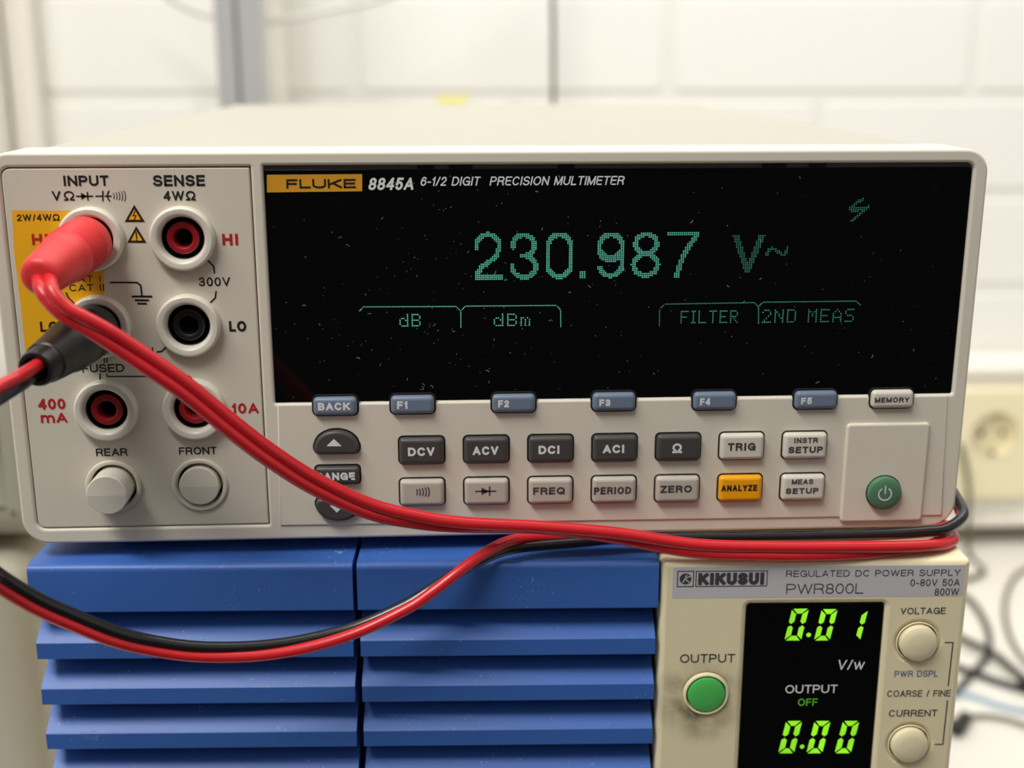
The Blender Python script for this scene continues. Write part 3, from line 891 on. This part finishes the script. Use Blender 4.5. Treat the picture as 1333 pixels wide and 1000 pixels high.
key('arrow_key', 0, 0, 0, 0, -1.8, DARKKEY, lambda m, y: disc(m, [(-38.65, 23.03), (-35.24, 22.98), (-36.95, 24.73)], y), [], WHITEINK, 'charcoal dome key with an up arrow', shape=dome)
c = (-36.60, 7.58)
dome = [(p[0]--36.45+c[0], c[1]-(p[1]-23.79)) for p in reversed(dome)]
key('arrow_key', 0, 0, 0, 0, -1.8, DARKKEY, lambda m, y: disc(m, [(-38.50, 8.85), (-35.19, 8.79), (-36.89, 7.07)], y), [], WHITEINK, 'charcoal dome key with a down arrow', shape=dome)
c = (-36.48, 15.83)
key('range_key', c[0], c[1], 10.4, 4.7, -1.8, DARKKEY, None, [('RANGE', (-41.31, 14.92), (-32.52, 16.71), .18)], WHITEINK, 'charcoal key marked RANGE', 1.0)
pp = obj('power_plate', plate(rr(80.72, 100.22, 1.97, 26.09, .9), -1.1, 0, .5), BEZEL, mu, 'raised square plate')
c = (90.43, 9.37)
pb = obj('power_button', lathe([(4.0, -1.0), (4.0, -2.0), (3.8, -2.4), (3.3, -2.65), (2.2, -2.8), (.02, -2.85)], c[0], c[1]), POWERGREEN, pp, 'round green button')
obj('button_gap', lathe([(4.25, -1.12), (3.9, -1.13)], c[0], c[1]), WELL, pp)
k = M(); cc = (90.16, 9.52)
stroke(k, [(cc[0]+1.5*math.cos(math.radians(q)), cc[1]+1.5*math.sin(math.radians(q))) for q in range(125, 416, 10)], .3, -2.92)
stroke(k, [(cc[0], cc[1]+.2), (cc[0], cc[1]+1.9)], .3, -2.92)
obj('power_sign', k, WHITEINK, pp)

# ------------------------------------------------------------------ power supply
ps = root('power_supply', (2, -8, -136), 'wide power supply with blue louvres and cream control panel', 'power supply')
ps.rotation_euler.z = math.atan(-.034)      # stands a little askew, right end forward
obj('casing', plate(rr(-106.6, 108, -128, -3.7, 1.5), 13, 290, .5), CREAM, ps, 'aged cream casing')
for x in (-95, 82):
    for y in (15, 270): obj('foot', box(x, x+15, y, y+12, -136, -127.9, .5), BLACKP, ps, 'black foot')
PF = -8.0
for gx0, gx1 in ((-107.1, -33.5), (-32.5, 36.6)):
    gr = obj('louvre_grille', box(gx0+.4, gx1-.4, 7.0, 13.1, -128, -8), BLUE, ps, 'blue louvred grille')
    hd = M()
    # header block: rounded top front edge
    zt = -3.6; zb = -15.1
    prof_ = [(13.0, zt), (PF+1.6, zt)]+[(PF+1.6-1.6*math.sin(math.radians(q)), zt-1.6+1.6*math.cos(math.radians(q))) for q in (15, 30, 45, 60, 75, 90)]+[(PF, zb+.3), (PF+.3, zb), (13.0, zb)]
    n = len(prof_)
    hd.add([(x, y, z) for x in (gx0, gx1) for y, z in prof_], [tuple(range(n)), tuple(range(n, 2*n))]+[(i, (i+1) % n, n+(i+1) % n, n+i) for i in range(n)])
    obj('header', hd, BLUE, gr)
    for i in range(9):
        z0 = -15.15-11.7*(i+1)
        p_ = [(PF+.25, z0), (PF, z0+.25), (PF, z0+4.1), (PF+.35, z0+4.5), (PF+11.2, z0+11.7), (PF+15.1, z0+11.7), (PF+15.1, z0+2.5), (PF+6, z0)]
        n = len(p_); s_ = M()
        s_.add([(x, y, z) for x in (gx0+.35, gx1-.35) for y, z in p_], [tuple(range(n)), tuple(range(n, 2*n))]+[(i2, (i2+1) % n, n+(i2+1) % n, n+i2) for i2 in range(n)])
        for xa_, xb_ in ((gx0+.2, gx0+1.4),):
            t3 = [(PF+.6, z0+3.4), (PF+10.6, z0+10.1), (PF+10.6, z0+8.6)]
            s_.add([(x, y, z) for x, top in ((xa_, 1), (xb_, 0)) for y, z in ([(PF+.8, z0+4.15), (PF+11.8, z0+12.1), (PF+11.8, z0+6)] if top else [(PF+.8, z0+4.15), (PF+11.8, z0+11.0), (PF+11.8, z0+6)])],
                   [(0, 1, 2), (3, 4, 5), (0, 1, 4, 3), (1, 2, 5, 4), (2, 0, 3, 5)])
        obj('slat', s_, BLUE, gr)

random.seed(8)
k = M()
for i in range(26):
    x = random.gauss(-96.0, 1.8); z = -46.6+random.uniform(-1.4, 1.2); q = random.uniform(.2, .9); L = random.uniform(.3, 1.4)
    stroke(k, [(x, z), (x+L*math.cos(q), min(z+L*math.sin(q), -45.2))], random.uniform(.03, .09), PF-.03)
sf = obj('scuff_marks', k, mat('pale_scuff', (150, 165, 200), .8, .3), ps, 'pale scuffs on the third slat'); sf['kind'] = 'stuff'

# control panel
px0, px1 = 37.3, 108.5
win = [(57.67, -56.75)[0], (89.63, -57.12)[0]]
wx0, wx1 = 57.33, 89.30; wz1 = -14.45
OB = (48.63, -37.05); KV = (97.68, -24.22); KC = (97.84, -50.89)
PANELCREAM = mat('aged_cream_panel', (236, 224, 186), .45, .03, 25, .03)
soot(PANELCREAM, (OB[0]-1.2-2)*MM, 0, (OB[1]-1.8+136)*MM, .0045, .0125)
cpo = obj('control_panel', plate(rr(px0, px1, -128.3, -3.55, (1, 1, 1.2, 1.2)), PF, 12, 1.3,
          holes=[rr(wx0, wx1, -118, wz1, .8), circ(OB[0], OB[1], 4.75), circ(KV[0], KV[1], 4.75), circ(KC[0], KC[1], 4.75)]), PANELCREAM, ps, 'aged cream control panel')
yq = PF-.06
npz = obj('name_plate', plate(rr(39.74, 107.09, -12.64, -4.88, .5), PF-.05, PF+.2, .03), PLATE, cpo, 'silver grey name plate')


def frame_(m, a, b, t, y):
    x0, x1 = a[0], b[0]; z0, z1 = a[1], b[1]
    for p in (((x0, z0), (x1, z0)), ((x1, z0), (x1, z1)), ((x1, z1), (x0, z1)), ((x0, z1), (x0, z0))): stroke(m, list(p), t, y)
yn = PF-.11
k = M()
frame_(k, (40.88, -9.67), (44.54, -5.90), .22, yn)
frame_(k, (45.13, -9.67), (61.50, -5.94), .2, yn)
word('lettering', GREYINK, cpo, 'KIKUSUI', (45.64, -9.35), (60.90, -6.35), yn, .27, .10)
c = (42.70, -7.78)
disc(k, circ(c[0], c[1], 1.35), yn)
word('lettering', GREYINK, cpo, 'REGULATED DC POWER SUPPLY', (65.83, -7.49), (106.09, -5.91), yn, .11, .24)
word('lettering', GREYINK, cpo, 'PWR800L', (66.07, -11.74), (83.96, -9.21), yn, .085, .17)
word('lettering', GREYINK, cpo, '0-80V 50A', (94.70, -10.02), (106.19, -8.28), yn, .11, .22)
word('lettering', GREYINK, cpo, '800W', (100.53, -12.38), (106.17, -10.62), yn, .11, .2)
obj('logo_frame', k, GREYINK, cpo)
k = M()
stroke(k, [(c[0]-.55, c[1]-.85), (c[0]+.25, c[1]+.85)], .26, yn-.03); stroke(k, [(c[0]-.1, c[1]+.1), (c[0]+.95, c[1]+.6)], .24, yn-.03); stroke(k, [(c[0]-.1, c[1]), (c[0]+.75, c[1]-.75)], .24, yn-.03)
obj('emblem', k, PLATE, cpo)
yk = PF-.05
word('lettering', GREYINK, cpo, 'OUTPUT', (42.18, -29.02), (55.05, -26.81), yk, .13, .18)
word('lettering', GREYINK, cpo, 'VOLTAGE', (93.05, -17.09), (103.58, -15.45), yk, .14, .18)
word('lettering', GREYINK, cpo, 'COARSE / FINE', (91.59, -38.37), (106.70, -36.68), yk, .13, .18)
word('lettering', GREYINK, cpo, 'CURRENT', (92.39, -43.61), (103.96, -41.82), yk, .14, .18)
line(([(104.30, -24.38), (106.02, -24.39), (105.92, -35.52)], .3), parent=cpo, ink=GREYINK, y=yk)
line(([(106.11, -39.55), (106.03, -51.09), (104.23, -51.07)], .3), parent=cpo, ink=GREYINK, y=yk)
word('lettering', BLUEINK, cpo, 'PWR DSPL', (92.91, -33.19), (103.23, -31.56), yk, .13, .18)
# display of the supply
sd = obj('display_window', plate(rr(wx0+.05, wx1-.05, -117.9, wz1-.05, .8), PF+.5, PF+3, .1), GLASS, ps, 'black display window with green digits')
ys = PF+.46


def seven(m, a, b, on, y, sl=.17, gapf=.05, t=.245):
    x0, z0 = a; x1, z1 = b; h = z1-z0; sh = sl*h; w = (x1-x0)-sh; t = t*h*.62; g = gapf*h*.5
    hz = [(0, h, 'a'), (0, h/2, 'g'), (0, 0, 'd')]
    def P(x, z): return (x0+x+sl*z, z0+z)
    for _, z, nm in hz:
        if nm in on:
            zc = min(max(z, t/2), h-t/2)
            if nm == 'g': q = [(g+t*.4, zc), (g+t*.9, zc+t/2), (w-g-t*.9, zc+t/2), (w-g-t*.4, zc), (w-g-t*.9, zc-t/2), (g+t*.9, zc-t/2)]
            elif nm == 'a': q = [(g*1.5, h), (w-g*1.5, h), (w-g*1.5-t*.9, h-t), (g*1.5+t*.9, h-t)]
            else: q = [(g*1.5, 0), (w-g*1.5, 0), (w-g*1.5-t*.9, t), (g*1.5+t*.9, t)]
            disc(m, [P(*p) for p in q], y)
    for nm, left, top in (('f', 1, 1), ('e', 1, 0), ('b', 0, 1), ('c', 0, 0)):
        if nm in on:
            za, zb = (h/2+g, h-g*1.5) if top else (g*1.5, h/2-g)
            q = ([(0, zb), (t, zb-t*.9), (t, za+t*.45), (t*.5, za), (0, za+t*.35)] if top else [(0, za), (t, za+t*.9), (t, zb-t*.45), (t*.5, zb), (0, zb-t*.35)])
            if not left: q = [(w-x, z) for x, z in q]
            disc(m, [P(*p) for p in q], y)


SEG = {'0': 'abcdef', '1': 'bc'}
for ch, a, b in (('0', (66.52, -23.79), (71.79, -15.72)), ('0', (73.46, -23.85), (78.51, -15.90)), ('1', (80.50, -23.92), (85.61, -16.15)), ('0', (66.70, -53.39), (72.00, -44.76)), ('0', (73.49, -53.47), (78.79, -44.83)), ('0', (80.30, -53.54), (85.69, -44.90))):
    k = M(); seven(k, a, b, SEG[ch], ys); obj('readout_digit', k, LED, sd, 'bright green segment digit '+ch)
for c in ((72.11, -22.37), (72.36, -51.64)):
    obj('decimal_point', disc(M(), circ(c[0], c[1], .55, 20), ys-.02), LED, sd)
word('lettering', WHITEINK, sd, 'V/w', (79.39, -31.43), (85.92, -28.87), ys, .11, .2, .1)
word('lettering', WHITEINK, sd, 'OUTPUT', (67.49, -37.46), (79.84, -35.31), ys, .125, .18)
word('off_lamp', LED_DIM, sd, 'OFF', (70.67, -40.78), (75.33, -38.87), ys, .14, .2)
# button and knobs
ob = obj('output_button', lathe([(4.45, PF+8), (4.45, PF-.3), (4.25, PF-.8), (3.6, PF-1.05), (2, PF-1.2), (.02, PF-1.25)], OB[0], OB[1]), GREENBTN, ps, 'round green button')
obj('button_collar', lathe([(4.7, PF+2), (4.7, PF-.4), (4.9, PF-.7), (5.25, PF-.55), (5.45, PF+.1)], OB[0], OB[1]), CREAM, ps)
obj('button_well', disc(M(), circ(OB[0], OB[1], 4.9), PF+3), WELL, ps)
random.seed(3)
for c in (KV, KC):
    kn = obj('knob', lathe([(4.4, PF+8), (4.4, PF-.6), (4.2, PF-1.2), (3.6, PF-1.6), (2.4, PF-1.85), (.02, PF-1.95)], c[0], c[1]), KNOB, ps)
    obj('knob_collar', lathe([(4.74, PF+2), (4.74, PF+.0), (4.85, PF-.12), (5.0, PF-.1), (5.1, PF+.1)], c[0], c[1]), CREAM, kn)
    obj('knob_well', disc(M(), circ(c[0], c[1], 4.9), PF+3), WELL, kn)
    m = M()
    for q in (-38, -78, -118):
        q = math.radians(q)
        a = (c[0]+5.15*math.cos(q), c[1]+5.15*math.sin(q)); b = (c[0]+5.95*math.cos(q), c[1]+5.95*math.sin(q))
        put(m, ribbon([a, b], .28), PF-.05)
    obj('position_marks', m, WHITEINK, kn)

# ------------------------------------------------------------------ test leads
rl = root('test_lead', (-87.2, 0, 70.1), 'red test lead plugged into the input HI jack and draped rightwards', 'test lead', None)
ra = Vector((-87.2, -3.3, 70.1)); rb = Vector((-90.04, -28.00, 66.47)); rd = rb-ra; RL = rd.length; rd.normalize()
obj('plug', lathe_axis([(4.2, 0), (5.3, .05), (5.5, .5), (5.5, RL*.12), (5.45, RL*.45), (5.3, RL*.53), (5.05, RL*.56), (4.95, RL*.6), (4.55, RL*.8), (4.15, RL*.93), (3.75, RL*.98), (3.2, RL), (2.4, RL+.2), (.05, RL+.2)], ra, rd, 48), REDPLUG, rl, 'red plug with ribbed grip')
rib = M()
for q in range(9):
    t0 = RL*.14+q*.85
    lathe_axis([(5.42, t0), (5.62, t0+.15), (5.62, t0+.35), (5.42, t0+.5)], ra, rd, 48, m=rib)
obj('plug_ridges', rib, REDPLUG, rl)
obj('plug_shroud', lathe([(3.98, -4.6), (3.98, 4), (3.66, 4), (3.66, -4.6)], -87.2, 70.1), REDPLUG, rl)
rp = [tuple(rb-rd*2.2)+(40,), (-87.66, -31.00, 64.88)+(45,), (-86.21, -32.50, 63.06)+(50,), (-84.10, -33.00, 60.89)+(45,), (-80.82, -33.00, 58.76)+(35,), (-77.38, -32.50, 56.35)+(20,), (-73.36, -31.50, 53.02)+(8,), (-69.00, -30.50, 49.32)+(2,), (-63.24, -29.00, 44.15)+(0,), (-55.24, -26.50, 35.62)+(0,), (-48.21, -24.00, 28.46)+(0,), (-39.43, -20.50, 20.68)+(5,),
      (-28.53, -17.00, 13.63)+(12,), (-18.74, -14.50, 9.99)+(30,), (-8.65, -12.80, 7.86)+(48,), (8.55, -10.80, 6.08)+(65,), (26.02, -10.00, 3.46)+(45,), (43.69, -9.80, -0.07)+(18,), (61.27, -10.40, -0.96)+(5,), (79.00, -10.60, -1.16)+(15,), (89.93, -10.00, -1.18)+(40,), (97.66, -8.60, -1.35)+(60,), (103.65, -5.50, -1.89)+(80,), (107.3, -.3, -2.1, 90), (107.3, 12, -2.0, 90), (105, 40, -2.0, 90), (102, 100, -2.0, 90), (100, 190, -2.0, 90), (98, 280, -2.0, 90), (94, 306, -6, 90), (86, 318, -40, 90), (76, 326, -150, 90), (66, 345, -300, 90), (60, 380, -326.5, 90)]
A_, B_ = twin(rp, 12, 1.05)
obj('core', tube(A_, 1.4), REDCABLE, rl); obj('core', tube(B_, 1.4), REDCABLE, rl)
bl = root('test_lead', (-87.2, 0, 50.9), 'black test lead with red and black twin cord plugged into the input LO jack', 'test lead', None)
ba = Vector((-87.2, -3.0, 50.9)); bb = Vector((-91.38, -31.00, 48.97)); bd = bb-ba; BL_ = bd.length; bd.normalize()
obj('plug', lathe_axis([(4.2, 0), (5.3, .05), (5.5, .5), (5.5, BL_*.4), (5.4, BL_*.5), (5.15, BL_*.54), (4.9, BL_*.58), (4.6, BL_*.72), (4.25, BL_*.85), (3.9, BL_*.86), (3.75, BL_*.88), (3.75, BL_*.97), (3.4, BL_), (2.6, BL_), (2.4, BL_-2.5)], ba, bd, 48), BLACKPLUG, bl, 'black plug with tapered boot')
rib = M()
for q in range(7):
    t0 = BL_*.12+q*.9
    lathe_axis([(5.42, t0), (5.6, t0+.15), (5.6, t0+.35), (5.42, t0+.5)], ba, bd, 48, m=rib)
obj('plug_ridges', rib, BLACKPLUG, bl)
obj('plug_shroud', lathe([(3.98, -4.6), (3.98, 4), (3.66, 4), (3.66, -4.6)], -87.2, 50.9), BLACKPLUG, bl)
bp_ = [tuple(bb-bd*2.2)+(150,), (-92.16, -36.00, 48.42)+(160,), (-94.91, -41.00, 47.08)+(170,), (-99.35, -47.00, 44.26)+(175,), (-104.83, -50.00, 34.56)+(180,), (-105.19, -49.00, 22.93)+(180,), (-101.10, -46.00, 15.27)+(180,), (-98.52, -42.00, 9.33)+(178,), (-93.39, -38.00, 2.64)+(178,), (-87.35, -35.00, -2.63)+(178,), (-80.41, -32.00, -7.88)+(178,), (-73.54, -29.00, -11.67)+(175,), (-64.84, -27.00, -14.26)+(168,), (-53.65, -24.50, -15.75)+(150,),
       (-43.25, -22.00, -15.65)+(125,), (-32.05, -19.50, -13.70)+(100,), (-20.94, -17.00, -9.64)+(85,), (-15.31, -15.50, -6.59)+(75,), (-9.63, -13.50, -3.36)+(55,), (-3.87, -10.50, -0.89)+(30,), (2.01, -7.00, 0.24)+(5,), (9.03, -4.60, 0.24)+(-30,), (19.76, -3.90, 0.20)+(-80,), (30.48, -3.90, 0.35)+(-120,), (39.39, -4.20, 0.29)+(-118,), (55.53, -4.40, 0.12)+(-120,), (73.59, -4.50, 0.07)+(-120,), (89.92, -4.60, 0.24)+(-120,), (99.02, -4.60, 0.63)+(-120,), (104.25, -4.20, 1.22)+(-115,), (109.4, -1.6, 2.6, -150), (111.0, 4, 4.0, -175), (111.4, 14, 5.8, -180), (111.4, 40, 8, -180), (111.2, 100, 9, -180), (111.2, 200, 9, -180), (111.2, 285, 7, -180), (110, 310, -4, -180), (106, 322, -50, -180), (98, 332, -160, -180), (90, 350, -300, -180), (84, 385, -326.5, -180)]
A_, B_ = twin(bp_, 12, 1.0)
obj('core', tube(A_, 1.28), BLACKCABLE, bl, 'black core'); obj('core', tube(B_, 1.28), REDCABLE, bl, 'red core')

for o in list(bpy.data.objects):
    if '_o' in o: del o['_o']
